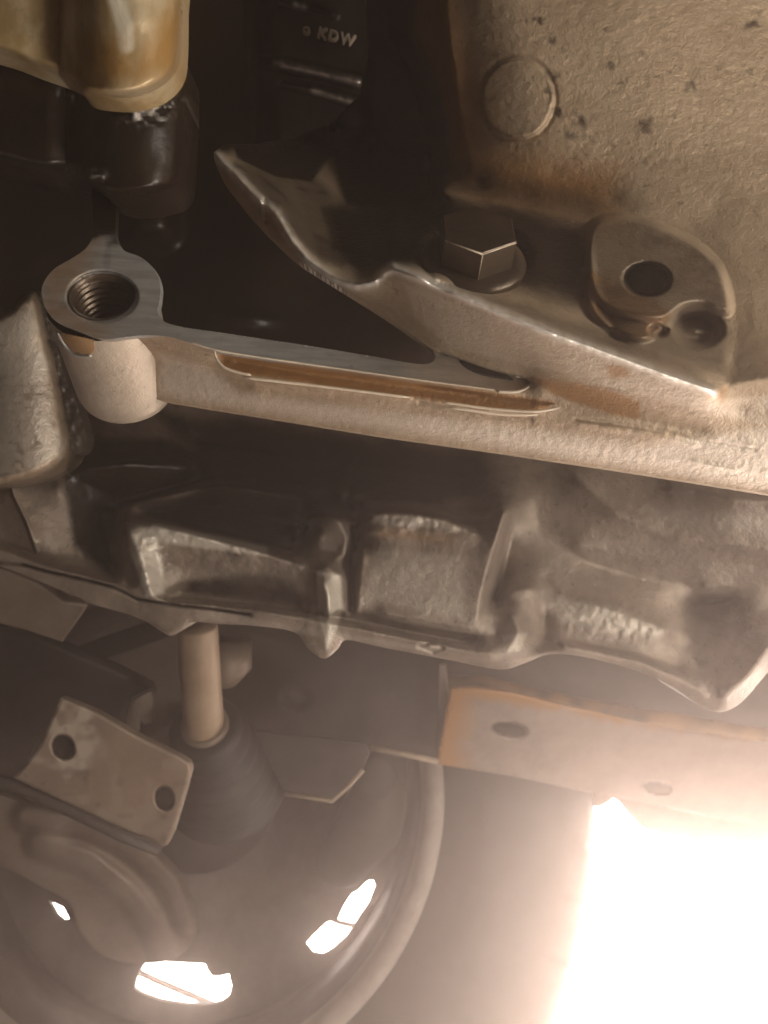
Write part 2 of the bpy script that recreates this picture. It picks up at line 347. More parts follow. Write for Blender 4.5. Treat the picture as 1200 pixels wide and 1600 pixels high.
def block_attrs(X, Y):
    oil = np.zeros(X.shape); st = np.zeros(X.shape); cl = np.zeros(X.shape)
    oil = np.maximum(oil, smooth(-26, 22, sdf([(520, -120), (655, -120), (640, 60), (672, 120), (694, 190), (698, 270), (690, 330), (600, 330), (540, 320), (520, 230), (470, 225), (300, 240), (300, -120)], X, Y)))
    oil = np.maximum(oil, .72 * smooth(-30, 40, sdf([(640, 300), (700, 290), (920, 340), (935, 420), (900, 490), (780, 450), (660, 430), (560, 440), (500, 400), (470, 300), (560, 300)], X, Y)))  # oil, plus shade of the up-facing ledge floor painted in
    oil = np.maximum(oil, .46 * smooth(-14, 14, sdf([(918, 345), (1010, 340), (1125, 405), (1145, 520), (1130, 590), (1040, 560), (930, 520)], X, Y)))  # pad darkened too, the ledge shade put into the colour
    st = np.maximum(st, smooth(-45, 50, sdf([(640, -100), (690, -100), (740, 120), (760, 230), (960, 270), (960, 345), (800, 330), (690, 290), (680, 120)], X, Y)))
    cl_cut = smooth(-3, 4, sdf([(338, 550), (470, 572), (640, 596), (800, 616), (870, 628), (850, 642), (640, 620), (470, 598), (385, 586)], X, Y))
    st = np.maximum(st, 1.0 * smooth(-3, 4, sdf([(338, 550), (470, 572), (640, 596), (800, 616), (870, 628), (850, 642), (760, 640), (640, 620), (470, 598), (385, 586), (350, 575)], X, Y)))
    st = np.maximum(st, .8 * smooth(-4, 5, sdf([(830, 590), (900, 598), (960, 612), (1000, 628), (1000, 655), (960, 650), (905, 632), (860, 615)], X, Y)))
    st = np.maximum(st, .7 * smooth(-5, 6, sdf([(945, 570), (980, 572), (985, 590), (955, 592)], X, Y)))
    st = np.maximum(st, .6 * smooth(-6, 8, sdf([(1100, 600), (1138, 605), (1130, 630), (1100, 625)], X, Y)))
    st = np.maximum(st, .7 * smooth(-4, 5, sdf(STEP, X, Y)))
    st = np.maximum(st, .8 * np.exp(-(linedist([(425, 335), (450, 372), (470, 398)], X, Y) / 9) ** 2))
    g = np.random.default_rng(5)                                            # oil freckles on the rough wall
    wob = vnoise(X, Y, 9, 51) * 14; wob2 = vnoise(X, Y, 9, 52) * 14
    sp = [(g.uniform(700, 1200), g.uniform(0, 350), g.uniform(3, 7), g.uniform(.2, .5)) for _ in range(45)]
    sp += [(x, y, r, .55) for x, y, r in ((862, 118, 13), (910, 190, 12), (1008, 196, 14), (890, 212, 11), (858, 140, 9), (955, 102, 8), (968, 130, 8), (1080, 135, 9), (1180, 38, 11), (860, 60, 10), (838, 32, 7), (870, 175, 9))]
    for x, y, r, a in sp:
        oil = np.maximum(oil, a * np.exp(-((X + wob - x) ** 2 / (r * 1.5) ** 2 + (Y + wob2 - y) ** 2 / r ** 2)))
    oil = np.maximum(oil, .55 * np.exp(-(linedist([(690, 552), (760, 578), (815, 590)], X, Y) / 5) ** 2))
    cl = np.maximum(cl, .75 * smooth(-10, 30, sdf([(235, 535), (330, 560), (380, 600), (860, 660), (1000, 680), (1290, 640), (1290, 790), (235, 630)], X, Y)))
    cl = np.maximum(cl, .5 * smooth(-6, 14, sdf([(620, 430), (760, 482), (1050, 592), (1130, 615), (1290, 600), (1290, 700), (900, 600), (700, 550), (640, 500)], X, Y)))
    oil = np.maximum(oil, .55 * smooth(-6, 24, sdf([(335, 245), (380, 240), (470, 235), (540, 300), (560, 440), (500, 425), (450, 385), (400, 330)], X, Y)))
    oil = np.maximum(oil, .38 * smooth(-6, 20, sdf([(334, 246), (430, 335), (520, 436), (620, 470), (640, 520), (530, 448), (400, 345)], X, Y)))
    oil = np.maximum(oil, smooth(-8, 16, sdf([(345, 205), (560, 170), (560, 260), (515, 250), (490, 290), (430, 282), (370, 252)], X, Y)))
    oil = np.maximum(oil, .45 * smooth(-25, 25, sdf([(600, 425), (650, 430), (850, 515), (1000, 568), (1100, 600), (1090, 560), (930, 500), (700, 440), (640, 390)], X, Y)))  # shaded strip behind the crest painted darker
    oil = np.maximum(oil, .52 * smooth(-35, 30, sdf([(690, 235), (780, 262), (930, 290), (960, 320), (930, 350), (690, 310)], X, Y)))
    cr = linedist(CREST, X, Y); oil *= 1 - np.exp(-(cr / 6) ** 2); cl *= 1 - cl_cut
    painted_glint = 1.2 * np.exp(-(cr / 7) ** 2) * (.75 + .6 * vnoise(X, Y, 8, 55))  # specular line along the crest painted into the colour
    return {'oil': oil, 'stain': st, 'clean_lit': cl, 'painted_glint': np.clip(painted_glint, 0, 1)}
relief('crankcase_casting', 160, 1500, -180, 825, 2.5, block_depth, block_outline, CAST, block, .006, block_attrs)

# machined sump rail face with the boss ring
def ell(cx, cy, rx, ry, n=40, rot=0):
    return [(cx + rx * math.cos(t) * math.cos(rot) - ry * math.sin(t) * math.sin(rot), cy + rx * math.cos(t) * math.sin(rot) + ry * math.sin(t) * math.cos(rot)) for t in np.linspace(0, 2 * math.pi, n, endpoint=False)]
face = [(143, 225), (182, 225), (180, 350), (181, 372), (193, 391), (220, 402), (240, 420), (250, 445), (249, 470), (246, 488), (256, 502), (285, 511), (340, 519), (400, 528), (500, 543), (600, 560), (640, 567), (662, 569), (675, 566), (681, 557), (676, 546), (668, 535),
        (720, 545), (780, 570), (838, 588), (836, 600), (822, 610), (803, 614), (760, 609), (640, 593), (470, 569), (400, 559), (335, 548), (300, 537), (262, 526), (225, 524), (195, 527), (170, 530), (148, 527), (118, 516), (90, 504), (73, 485), (65, 460), (69, 440), (85, 420), (110, 405), (131, 391), (143, 374), (146, 350)]
fc = catmull(face, 4, True)
def face_depth(xs, ys, X, Y):
    D = (RN @ RO) / (RN[0] * (X - 600) / F + RN[1] + RN[2] * (800 - Y) / F); d = sdf(fc, X, Y); e = np.hypot((X - 160) / 50, (Y - 463) / 36)
    return D + .0016 * (1 - smooth(1.0, 1.18, e)) + .00006 * vnoise(X * .35, Y * 2.2, 9, 91)
def face_attr(X, Y):
    e = np.hypot((X - 160) / 50, (Y - 463) / 36); d = sdf(fc, X, Y)
    st = .55 * smooth(-20, 25, sdf([(60, 400), (150, 300), (190, 300), (140, 420), (100, 470), (180, 515), (150, 540), (60, 500)], X, Y))
    oil = 1.1 * smooth(-15, 45, 385 - Y + .5 * vnoise(X, Y, 20, 92) * 40) + .35 * smooth(.1, .45, vnoise(X, Y, 24, 93)) * smooth(0, 90, 330 - X)
    return {'stain': st + .4 * smooth(20, -20, np.hypot(X - 820, Y - 600) - 20), 'oil': np.clip(oil, 0, 1), 'clean_lit': .6 * smooth(560, 660, X) + .3 * np.exp(-((e - 1.35) / .12) ** 2)}  # right end painted lighter, for light falling off to the left
relief('sump_rail_face', 55, 845, 220, 620, 2, face_depth, fc, MACH, block, .0035, face_attr, [ell(160, 463, 50, 36, 64)])
for q in ([(335, 548, 0), (338, 560, 0), (350, 574, 0), (372, 582, 0), (392, 586, 0)], [(378, 590, 0), (470, 600, 0), (560, 611, 0), (640, 621, 0)], [(690, 628, 0), (760, 638, 0), (830, 643, 0), (875, 637, 0)], [(700, 636, 0), (780, 647, 0), (840, 648, 0)]):
    cq = catmull([P(x, y, railD(x, y) - .0006 + .0016 * ((y - 548 - (x - 335) * .14) / 30)) for x, y, _ in q], 4)
    tube('groove_highlight', cq, [.00012] + [.00042] * (len(cq) - 2) + [.00012], HILITE, block, 8)  # thin pale tubes added as highlight lines in the groove
ec = catmull([P(x, y - .5, railD(x, y) - .0001) for x, y in RAILLOW[:7]], 5); tube('rail_edge_highlight', ec, [.0001] + [.00028] * (len(ec) - 2) + [.0001], HILITE, block, 8)  # pale tube added as the highlight on the rail's lower edge
tube('curl_rim', catmull([P(x, y, railD(x, y) - .0006) for x, y in ((778, 612), (806, 612), (826, 605), (831, 597), (822, 590), (806, 587))], 5), .00055, HILITE, block, 8)  # pale curled rim at the end of the rail
plate('pocket_shade', catmull([(716, 557), (745, 570), (785, 583), (803, 592), (782, 590), (752, 584), (728, 573)], 4, True), [], RO + RN * .0006, RN, .0012, SHADE, block, .0002)  # flat dark plate painted as the pocket's shade
BR = .0178                                                   # boss radius in metres
bo = RO - RN * .0035 + np.array([-.0006, 0, 0])
lathe('boss', bo, -RN, [(BR, -.001), (BR * 1.0, .012), (BR * 1.0, .039), (BR * .97, .0425), (BR * .85, .0452), (BR * .5, .0465), (.0001, .047)], BOSSM, block, 72)
# threaded hole
hr = .0103
hc = P(160, 463, railD(160, 463))
prof = [(hr, -.0001), (hr * .93, .0012)]
for i in range(120):
    h = .0014 + i * .00022; prof.append((hr * .90 - .0009 * (0.5 + .5 * math.cos(i / 120 * 2 * math.pi * 11)), h))
prof.append((.0001, .0283))
lathe('thread', hc, -RN, prof, BOLT, block, 56)
# chip pocket on the boss flank and its bright lip
def bossD(px, py):
    r = ray(px, py); w = bo; rp = r - RN * (RN @ r); wp = w - RN * (RN @ w)
    A_ = rp @ rp; B_ = -2 * rp @ wp; C_ = wp @ wp - BR * BR; dsc = B_ * B_ - 4 * A_ * C_
    return (-B_ - math.sqrt(max(dsc, 0))) / (2 * A_)
lipx = [(90, 519), (97, 532), (106, 545), (117, 553), (130, 556), (142, 555)]
tube('pocket_lip', catmull([P(x, y, bossD(x, y) - .0001) for x, y in lipx], 4), .0006, MACH, block, 8)
relief('flank_pocket', 86, 150, 514, 562, 2, lambda xs, ys, X, Y: np.vectorize(bossD)(X, Y) - .0003, [(92, 519), (120, 525), (146, 531), (148, 545), (142, 554), (117, 552), (99, 535)], LIP, block, .0003)

# hex bolt in the ledge
bx_o = P(740, 408, .250); AX = nrm([.05, -.80, .60])
wash = lathe('washer_flange', bx_o, AX, [(.0001, -.004), (.0165, -.004), (.0172, .0000), (.0165, .0012), (.0135, .0022), (.0001, .0024)], BOLT, block, 48)
u, v, a = frame(AX); V = []; Fc = []
rh = .0128
th0 = None
for hgt, rr in ((.0, 1), (.0094, 1), (.0098, .965)):
    for k in range(6):
        t = 2 * math.pi * k / 6
        dirv = nrm(np.array([0, 0, -1.0]) - a * (a @ np.array([0, 0, -1.0]))); side = np.cross(a, dirv)
        V.append(bx_o + a * (.002 + hgt) + (dirv * math.cos(t - .02) + side * math.sin(t - .02)) * rh * rr)
for i in range(2):
    for k in range(6): Fc.append((i * 6 + k, i * 6 + (k + 1) % 6, (i + 1) * 6 + (k + 1) % 6, (i + 1) * 6 + k))
Fc.append(tuple(range(12, 18)))
BV = [np.array(q) for q in V]
hb = mesh_obj('hex_bolt', V, Fc, BOLT, block, False); wash.parent = hb
for p, q, r in ((BV[6], BV[7], .00028), (BV[6], BV[11], .00028), (BV[6], BV[0], .0002)): tube('corner_highlight', [p, p * .6 + q * .4, q], [r, r * .8, r * .3], HILITE, hb, 6)  # pale tubes added as edge highlights on the bolt head
# oily inner wall of the crankcase
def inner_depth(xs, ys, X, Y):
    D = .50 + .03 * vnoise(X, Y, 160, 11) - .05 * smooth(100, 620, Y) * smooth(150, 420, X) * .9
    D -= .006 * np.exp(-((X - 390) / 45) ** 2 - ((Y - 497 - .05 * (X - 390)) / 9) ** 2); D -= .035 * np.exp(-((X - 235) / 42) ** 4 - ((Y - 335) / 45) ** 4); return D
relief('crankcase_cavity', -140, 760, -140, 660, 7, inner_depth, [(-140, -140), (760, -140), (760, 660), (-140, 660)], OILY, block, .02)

# ------------------------------------------------------------------ crankshaft
crank = thing('crankshaft', 'oil-yellowed crank counterweight above black oil-wet journal, left of the bearing cap', 'crankshaft')
def cw_depth(xs, ys, X, Y):
    t = np.clip((X - 190) / 96, -1, 1); cyl = .243 - .022 * np.sqrt(np.maximum(1 - t * t, 0)); flat = .231 + .00004 * (100 - X)
    k = smooth(-60, 190, X); D = flat * (1 - k) + cyl * k
    D += .009 * np.clip(1 - sdf(CW, X, Y) / 16, 0, 1) ** 2; return D + .0008 * vnoise(X, Y, 30, 8)
CW = catmull([(-260, -180), (120, -180), (284, -180), (285, 0), (284, 70), (279, 104), (262, 128), (235, 145), (200, 153), (165, 153), (132, 147), (116, 129), (90, 117), (50, 103), (0, 84), (-90, 60), (-260, 15)], 4, True)
def cw_attr(X, Y):
    st = smooth(-25, 40, sdf([(120, 60), (200, 45), (205, 90), (290, -20), (290, 120), (150, 145)], X, Y)) * .8
    cl = np.exp(-(linedist([(170, -30), (185, 10), (195, 40), (196, 70)], X, Y) / 16) ** 2); return {'stain': st, 'clean_lit': cl}  # pale drip streak painted as a highlight
relief('counterweight', -260, 290, -180, 160, 2.5, cw_depth, CW, CREAM, crank, .008, cw_attr)
def jr_depth(xs, ys, X, Y):
    t = np.clip((X - 200) / 96, -1, 1); k = smooth(70, 160, X)
    D = .256 * (1 - k) + (.270 - .022 * np.sqrt(np.maximum(1 - t * t, 0))) * k
    D += .01 * np.clip(1 - sdf(JR, X, Y) / 14, 0, 1) ** 2
    D += .0022 * vnoise(X, Y, 14, 21) * smooth(.25, .9, np.exp(-(((X - 225) / 60) ** 2 + ((Y - 170) / 26) ** 2))) * 3
    D -= .006 * np.exp(-((X - 145) / 14) ** 2 - ((Y - 275) / 9) ** 2); return D + .0015 * vnoise(X, Y, 40, 22)
JR = catmull([(-260, 0), (-90, 50), (100, 90), (286, 90), (288, 180), (284, 260), (274, 288), (250, 299), (200, 306), (165, 302), (142, 282), (110, 268), (50, 262), (-90, 225), (-260, 190)], 4, True)
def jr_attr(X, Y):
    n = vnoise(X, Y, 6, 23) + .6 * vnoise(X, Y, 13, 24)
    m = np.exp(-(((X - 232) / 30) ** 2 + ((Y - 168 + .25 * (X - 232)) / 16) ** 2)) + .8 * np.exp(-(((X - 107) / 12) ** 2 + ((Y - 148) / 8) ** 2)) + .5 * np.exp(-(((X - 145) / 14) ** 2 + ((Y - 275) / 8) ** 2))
    return {'painted_glint': np.clip(m * smooth(.0, .5, n) * 1.3, 0, 1), 'clean_lit': .5 * m}  # speckled wet highlights painted into the colour
relief('journal', -260, 290, -5, 310, 2.5, jr_depth, JR, OILY, crank, .02, jr_attr)
# ------------------------------------------------------------------ bearing cap with cast lettering
cap = thing('bearing_cap', 'black oil-coated bearing cap with two ribs and raised cast letters', 'bearing cap')
def cap_depth(xs, ys, X, Y):
    D = .40 + .02 * smooth(60, 240, Y) + .03 * (1 - smooth(395, 440, X)); r = .11
    for q, hgt, wd in (([(418, 96), (470, 107), (560, 127)], .011, 8), ([(440, 130), (500, 143), (566, 162)], .009, 6), ([(440, 0), (470, 10), (520, 22)], .008, 6)):
        D -= hgt * np.exp(-(linedist(q, X, Y) / wd) ** 4)
    return blur(D, 1) + .0012 * vnoise(X, Y, 22, 31)
relief('cap_body', 380, 600, -100, 250, 3, cap_depth, catmull([(390, -100), (590, -100), (585, 60), (580, 150), (560, 215), (470, 240), (400, 235), (385, 100)], 4, True), OILY, cap, .03, lambda X, Y: {'painted_glint': np.clip((.75 + vnoise(X, Y, 7, 57)) * np.maximum.reduce([1.1 * np.exp(-(linedist(q, X, Y) / 4.5) ** 2) for q in ([(430, 98), (470, 107), (560, 127)], [(490, 141), (566, 162)], [(462, 7), (475, 11)])]), 0, 1)})  # highlight lines painted on the rib tops
tx = bpy.data.curves.new('letters', 'FONT'); tx.body = 'o KDW'; tx.size = .0072; tx.extrude = .0011; tx.bevel_depth = .0002; tx.space_character = 1.25
to = bpy.data.objects.new('tmp', tx); C.objects.link(to); me = bpy.data.meshes.new_from_object(to.evaluated_get(bpy.context.evaluated_depsgraph_get())); bpy.data.objects.remove(to)
ca, sa = math.cos(math.radians(-14)), math.sin(math.radians(-14)); base = P(472, 52, .397)
for vx in me.vertices:
    a_, b_, c_ = vx.co; vx.co = tuple(base + np.array([a_ * ca - b_ * sa, -c_, a_ * sa + b_ * ca]))
me.materials.clear(); me.materials.append(HILITE); lo = bpy.data.objects.new('cast_letters', me); C.objects.link(lo); lo.parent = cap; ALL.append(lo)  # pale highlight colour stands for the letters' glints

# ------------------------------------------------------------------ gearbox housing
gear = thing('gearbox_housing', 'dirty cast gearbox housing with ribs, pockets and a split flange below the sump rail', 'gearbox')
GLOW = [(-260, 818), (-90, 862), (0, 885), (60, 908), (128, 936), (140, 943), (215, 965), (250, 985), (268, 993), (286, 984), (300, 972), (340, 975), (400, 978), (460, 988), (482, 1014), (507, 1029), (528, 1014), (542, 1000), (600, 1012), (700, 1031), (780, 1046), (820, 1036), (860, 1022), (920, 1028), (1000, 1050), (1050, 1073), (1090, 1101), (1125, 1113), (1160, 1096), (1200, 1050), (1290, 950), (1500, 900)]
GLOW = [tuple(q) for q in catmull(GLOW, 4)]
gear_outline = [(-260, 560), (250, 560), (1290, 700), (1500, 730)] + GLOW[::-1]
def gear_depth(xs, ys, X, Y):
    fl = [(x, y, .366) for x, y in GLOW]
    cs = [[(-90, 560, .44), (250, 565, .45), (700, 640, .445), (1000, 690, .40), (1290, 710, .36)], [(300, 690, .435), (500, 720, .435), (720, 745, .425)],
          fl, [(x, y - 2, .364) for x, y in GLOW],
          [(-90, 835, .366), (0, 858, .364), (60, 882, .362), (130, 903, .361), (190, 918, .360), (250, 942, .359), (330, 946, .359), (400, 952, .359), (480, 965, .358), (560, 981, .358), (690, 1008, .358), (770, 1022, .358)],
          [(-90, 822, .376), (0, 846, .375), (60, 870, .374), (150, 893, .373)], [(265, 934, .374), (330, 938, .376), (480, 957, .377), (560, 972, .379), (690, 999, .379), (745, 1008, .378)],
          # first pocket
          [(192, 838, .368), (205, 822, .364), (240, 818, .362), (300, 834, .362), (400, 861, .364), (480, 886, .368)],
          [(200, 826, .362), (215, 860, .359), (228, 900, .358), (238, 932, .357)], [(185, 850, .368), (190, 880, .367), (200, 915, .366)], [(243, 862, .366), (262, 932, .371)],
          [(262, 880, .372), (380, 905, .375), (470, 925, .375)], [(280, 925, .376), (400, 945, .378), (475, 955, .378)],
          [(215, 803, .392), (340, 790, .405), (480, 820, .402), (455, 860, .392), (330, 828, .385), (225, 808, .388)],
          [(188, 797, .392), (200, 790, .389), (240, 780, .387), (340, 757, .385), (420, 768, .387), (500, 785, .392)], [(185, 785, .402), (235, 770, .404), (340, 745, .408), (500, 768, .41)],
          [(160, 800, .398), (165, 850, .396), (178, 895, .384)],
          # knob and rib
          [(462, 835, .378), (480, 812, .371), (505, 803, .368), (530, 812, .368), (545, 840, .372), (538, 870, .374)], [(500, 840, .372)], [(490, 860, .380), (525, 862, .380)],
          [(490, 892, .366), (512, 885, .363), (535, 900, .365)], [(505, 910, .358), (513, 935, .356), (514, 965, .356), (509, 1010, .361)], [(480, 920, .374), (484, 958, .372)], [(541, 905, .368), (540, 960, .368)],
          [(553, 830, .41), (550, 890, .40), (550, 950, .384)], [(540, 780, .42), (555, 800, .415)],
          # second pocket: flat lid
          [(572, 815, .374), (590, 800, .371), (640, 800, .369), (700, 812, .369), (742, 832, .370)], [(575, 830, .3705), (700, 845, .3685), (745, 852, .3685)], [(566, 860, .3695), (560, 900, .3685), (556, 955, .3675)],
          [(640, 880, .3675), (700, 900, .3665)], [(600, 958, .3665), (735, 984, .3655)], [(565, 785, .408), (640, 782, .41), (720, 795, .408), (765, 800, .40)],
          # third rib
          [(787, 797, .360), (778, 835, .364), (765, 880, .364), (752, 930, .364), (742, 980, .3655)], [(803, 805, .385), (795, 850, .395), (785, 900, .395), (772, 940, .392)], [(772, 792, .385)],
          # round boss
          [(782, 938, .380), (800, 924, .374), (825, 920, .374), (848, 930, .380)], [(800, 960, .366), (812, 990, .362), (790, 1020, .362)], [(852, 960, .384), (848, 1000, .374)], [(775, 990, .372)],
          # right hand side
          [(830, 780, .395), (850, 840, .392), (920, 880, .390), (1000, 905, .388), (1080, 915, .384)], [(850, 900, .386), (880, 935, .378), (940, 950, .372), (1040, 985, .370)], [(870, 965, .376), (930, 985, .372), (1030, 1005, .371)],
          [(880, 1008, .363), (1000, 1034, .362), (1060, 1060, .362), (1100, 1085, .360)], [(880, 998, .372), (1000, 1022, .372), (1060, 1045, .372)],
          [(1075, 950, .392), (1110, 940, .398), (1140, 935, .392)], [(1060, 1010, .378), (1090, 1040, .374)], [(1100, 920, .378), (1160, 915, .372)], [(1130, 1090, .357), (1170, 1055, .355), (1205, 1005, .355)], [(1180, 960, .372), (1290, 900, .365)],
          [(900, 745, .39), (960, 800, .375), (1050, 840, .368), (1200, 860, .355), (1290, 860, .35)], [(1050, 760, .372), (1150, 780, .352), (1290, 790, .34)], [(900, 850, .385), (1050, 880, .376), (1200, 880, .364)],
          # left
          [(-90, 640, .37), (-90, 800, .372)], [(20, 760, .366), (40, 810, .367), (60, 850, .366)], [(90, 760, .372), (110, 820, .378), (130, 870, .376)], [(110, 690, .375), (150, 700, .385), (250, 700, .41)], [(130, 735, .374), (200, 725, .378), (300, 730, .40)],
          [(130, 755, .385), (170, 770, .392)]]
    D = blur(diffuse(xs, ys, cs), 2)
    D += .0035 * np.exp(-(linedist([(-20, 876), (35, 882), (75, 893), (130, 905), (180, 918), (215, 936), (280, 946), (330, 951), (390, 960)], X, Y) / 2.6) ** 2)
    D -= .0022 * np.exp(-(linedist([(-10, 700), (12, 742), (22, 775), (42, 815), (58, 862)], X, Y) / 3) ** 2)
    D += .002 * np.exp(-(linedist([(655, 1010), (672, 1004), (692, 1012), (676, 1018), (655, 1010)], X, Y) / 3) ** 2)
    rough = .4 + 1.0 * smooth(-20, 16, sdf([(860, 925), (930, 935), (1060, 985), (1040, 1005), (900, 985), (850, 960)], X, Y)) + 1.2 * smooth(-8, 10, sdf([(565, 795), (730, 800), (740, 840), (570, 840)], X, Y)) + 1.2 * smooth(-5, 8, sdf([(195, 815), (420, 850), (480, 870), (480, 900), (260, 880), (255, 935), (225, 930)], X, Y))
    return D + .0006 * rough * (vnoise(X, Y, 13, 41) + .9 * vnoise(X, Y, 6, 42)) + .002 * vnoise(X, Y, 60, 43)
def gear_attr(X, Y):
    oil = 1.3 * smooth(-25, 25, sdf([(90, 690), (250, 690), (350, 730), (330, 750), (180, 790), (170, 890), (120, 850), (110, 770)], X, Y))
    oil = np.maximum(oil, .75 * smooth(-30, 30, sdf([(240, 640), (760, 700), (780, 780), (560, 800), (480, 850), (230, 800), (330, 740)], X, Y)))  # shade of the recess below the rail painted in
    oil = np.maximum(oil, 1.0 * smooth(-10, 12, sdf([(215, 800), (340, 765), (480, 795), (455, 862), (320, 832), (240, 812)], X, Y)))  # up-facing pocket floor painted dark as recess shade
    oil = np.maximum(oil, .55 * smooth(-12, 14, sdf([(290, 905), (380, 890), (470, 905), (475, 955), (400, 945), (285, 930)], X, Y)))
    oil = np.maximum(oil, .5 * smooth(-15, 20, sdf([(1070, 930), (1150, 920), (1140, 1000), (1090, 1030), (1060, 990)], X, Y)))  # mask darkens the right-hand pocket
    cl = .9 * smooth(-8, 10, sdf([(195, 815), (250, 815), (420, 850), (420, 872), (250, 850), (262, 930), (228, 935), (200, 860)], X, Y))
    cl = np.maximum(cl, .6 * smooth(-22, 20, sdf([(870, 930), (950, 940), (1050, 985), (1030, 1003), (900, 985), (850, 965)], X, Y)))
    cl = np.maximum(cl, .8 * smooth(-6, 8, sdf([(492, 890), (535, 895), (538, 960), (510, 1025), (495, 960)], X, Y)))
    cl = np.maximum(cl, .6 * smooth(-8, 10, sdf([(575, 798), (700, 808), (740, 835), (580, 822)], X, Y)))
    cl = np.maximum(cl, .5 * smooth(-20, 60, sdf([(950, 750), (1290, 770), (1290, 870), (1000, 860)], X, Y)))
    cl = np.maximum(cl, .45 * smooth(-6, 10, sdf([(300, 945), (700, 1010), (690, 1028), (300, 972)], X, Y)))
    cl = np.maximum(cl, .5 * smooth(-4, 6, sdf([(780, 990), (830, 985), (815, 1020), (785, 1025)], X, Y)))
    cl = np.maximum(cl, .5 * smooth(-15, 20, sdf([(575, 845), (740, 860), (735, 980), (562, 950)], X, Y)))
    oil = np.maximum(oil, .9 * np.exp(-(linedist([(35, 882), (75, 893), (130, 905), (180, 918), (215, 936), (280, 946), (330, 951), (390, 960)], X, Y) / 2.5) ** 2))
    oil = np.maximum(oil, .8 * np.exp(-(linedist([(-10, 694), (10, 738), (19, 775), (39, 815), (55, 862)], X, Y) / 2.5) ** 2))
    st = .5 * smooth(-8, 10, sdf([(590, 825), (720, 838), (700, 850), (590, 838)], X, Y))
    return {'oil': oil, 'clean_lit': cl, 'stain': st}
relief('gearbox_casing', -260, 1500, 560, 1115, 2.5, gear_depth, gear_outline, GEAR, gear, .04, gear_attr)
COL = catmull([(-260, 520), (-90, 505), (0, 488), (28, 466), (46, 455), (60, 461), (74, 515), (92, 590), (106, 665), (108, 700), (95, 725), (60, 745), (0, 760), (-90, 775), (-260, 790)], 5, True)
def col_depth(xs, ys, X, Y):
    cx = 18 + .08 * (Y - 460); t = np.clip((X - cx) / 92, -1, 1); D = .352 - .030 * np.sqrt(np.maximum(1 - t * t, 0)) + .00004 * (Y - 460)
    D += .012 * np.clip(1 - sdf(COL, X, Y) / 14, 0, 1) ** 2
    return D + .00022 * (vnoise(X, Y, 6, 61) + 1.2 * vnoise(X, Y, 24, 62))
def col_attr(X, Y):
    g = vnoise(X, Y, 7, 63) + vnoise(X, Y, 30, 64)
    return {'clean_lit': .85 * smooth(-10, 30, sdf(COL, X, Y)) + .35 * g, 'oil': .5 * (1 - smooth(0, 10, sdf(COL, X, Y))) + .35 * smooth(.35, .7, -g)}
relief('cast_column', -260, 115, 450, 780, 2.5, col_depth, COL, CAST, gear, .02, col_attr)
FIL = catmull([(50, 452), (68, 470), (85, 530), (103, 590), (122, 640), (134, 680), (128, 705), (112, 705), (100, 660), (82, 590), (66, 520)], 5, True)
relief('grease_fillet', 40, 180, 445, 725, 2.5, lambda xs, ys, X, Y: .335 + .00008 * (Y - 450) + .0009 * (vnoise(X, Y, 6, 65) + vnoise(X, Y, 3.5, 66)), FIL, metal('grit_grease', (.075, .062, .048), (.03, .025, .02), .4, .1, .6, 500, .4), gear, .01)

# ------------------------------------------------------------------ wheel
wheel = thing('car_wheel', 'dusty road wheel seen from inside, daylight through three spoke gaps', 'wheel')
W0 = P(290, 1232, .66); AXW = nrm([-.1, .93, -.34]); dW = .14
W1 = P(321, 1238, .80)
AXW = nrm(W1 - W0); dW = float(np.linalg.norm(W1 - W0))
R0 = .2185
# barrel, lip
lathe('rim_barrel', W0, AXW, [(R0 * 1.02, .006), (R0 * 1.02, -.002), (R0 * 1.0, -.005), (R0 * .965, -.004), (R0 * .955, .004), (R0 * .955, .012), (R0 * .93, .022), (R0 * .915, .04), (R0 * .915, .062), (R0 * .945, .075), (R0 * .94, .11), (R0 * .95, dW + .03)], WHEEL, wheel, 128)
lathe('rim_lip', W0, AXW, [(R0 * 1.025, .004), (R0 * 1.03, -.004), (R0 * 1.01, -.0075), (R0 * .985, -.0072), (R0 * .962, -.005), (R0 * .945, .0), (R0 * .935, .008)], metal('rim_lip_alloy', (.36, .32, .28), (.28, .24, .205), .6, .1, .2, 300, .1), wheel, 128)
rt = .372
prof = [(R0 * 1.0, .0), (R0 * 1.04, -.010), (.250, -.022), (.285, -.028), (.318, -.024), (.346, -.010), (.359, .006), (.367, .022), (.373, .045), (.376, .09), (.373, .15), (.362, .19), (.32, .215), (R0, .19)]
tp = catmull(prof, 4)
def tread(i, k, r, h, t):
    if r > .325 and h < .2:
        g = (k % 8) in (0,) ; 
        if g: return r - .0012 * smooth(.325, .345, r), h + .003 * smooth(.315, .335, r)
    if .245 < r < .262: return r, h - .0012
    return r, h
lathe('tyre', W0, AXW, tp, RUBBER, wheel, 352, tread)
gaps = [[(231, 1497), (262, 1504), (320, 1507), (323, 1515), (331, 1526), (345, 1526), (357, 1523), (361, 1540), (357, 1557), (345, 1566), (320, 1570), (290, 1569), (250, 1563), (220, 1552), (210, 1545), (213, 1530), (222, 1512)],
        [(583, 1376), (587, 1384), (577, 1410), (560, 1435), (543, 1462), (520, 1483), (505, 1491), (490, 1488), (479, 1474), (492, 1460), (511, 1442), (527, 1440), (540, 1412), (551, 1396), (560, 1392), (575, 1377)],
        [(74, 1405), (88, 1414), (98, 1418), (108, 1437), (98, 1438), (88, 1430)]]
outer = []
u, v, a = frame(AXW)
for t in np.linspace(0, 2 * math.pi, 120, endpoint=False):
    q = W1 + (u * math.cos(t) + v * math.sin(t)) * R0 * .955; outer.append((600 + q[0] / q[1] * F, 800 - q[2] / q[1] * F))
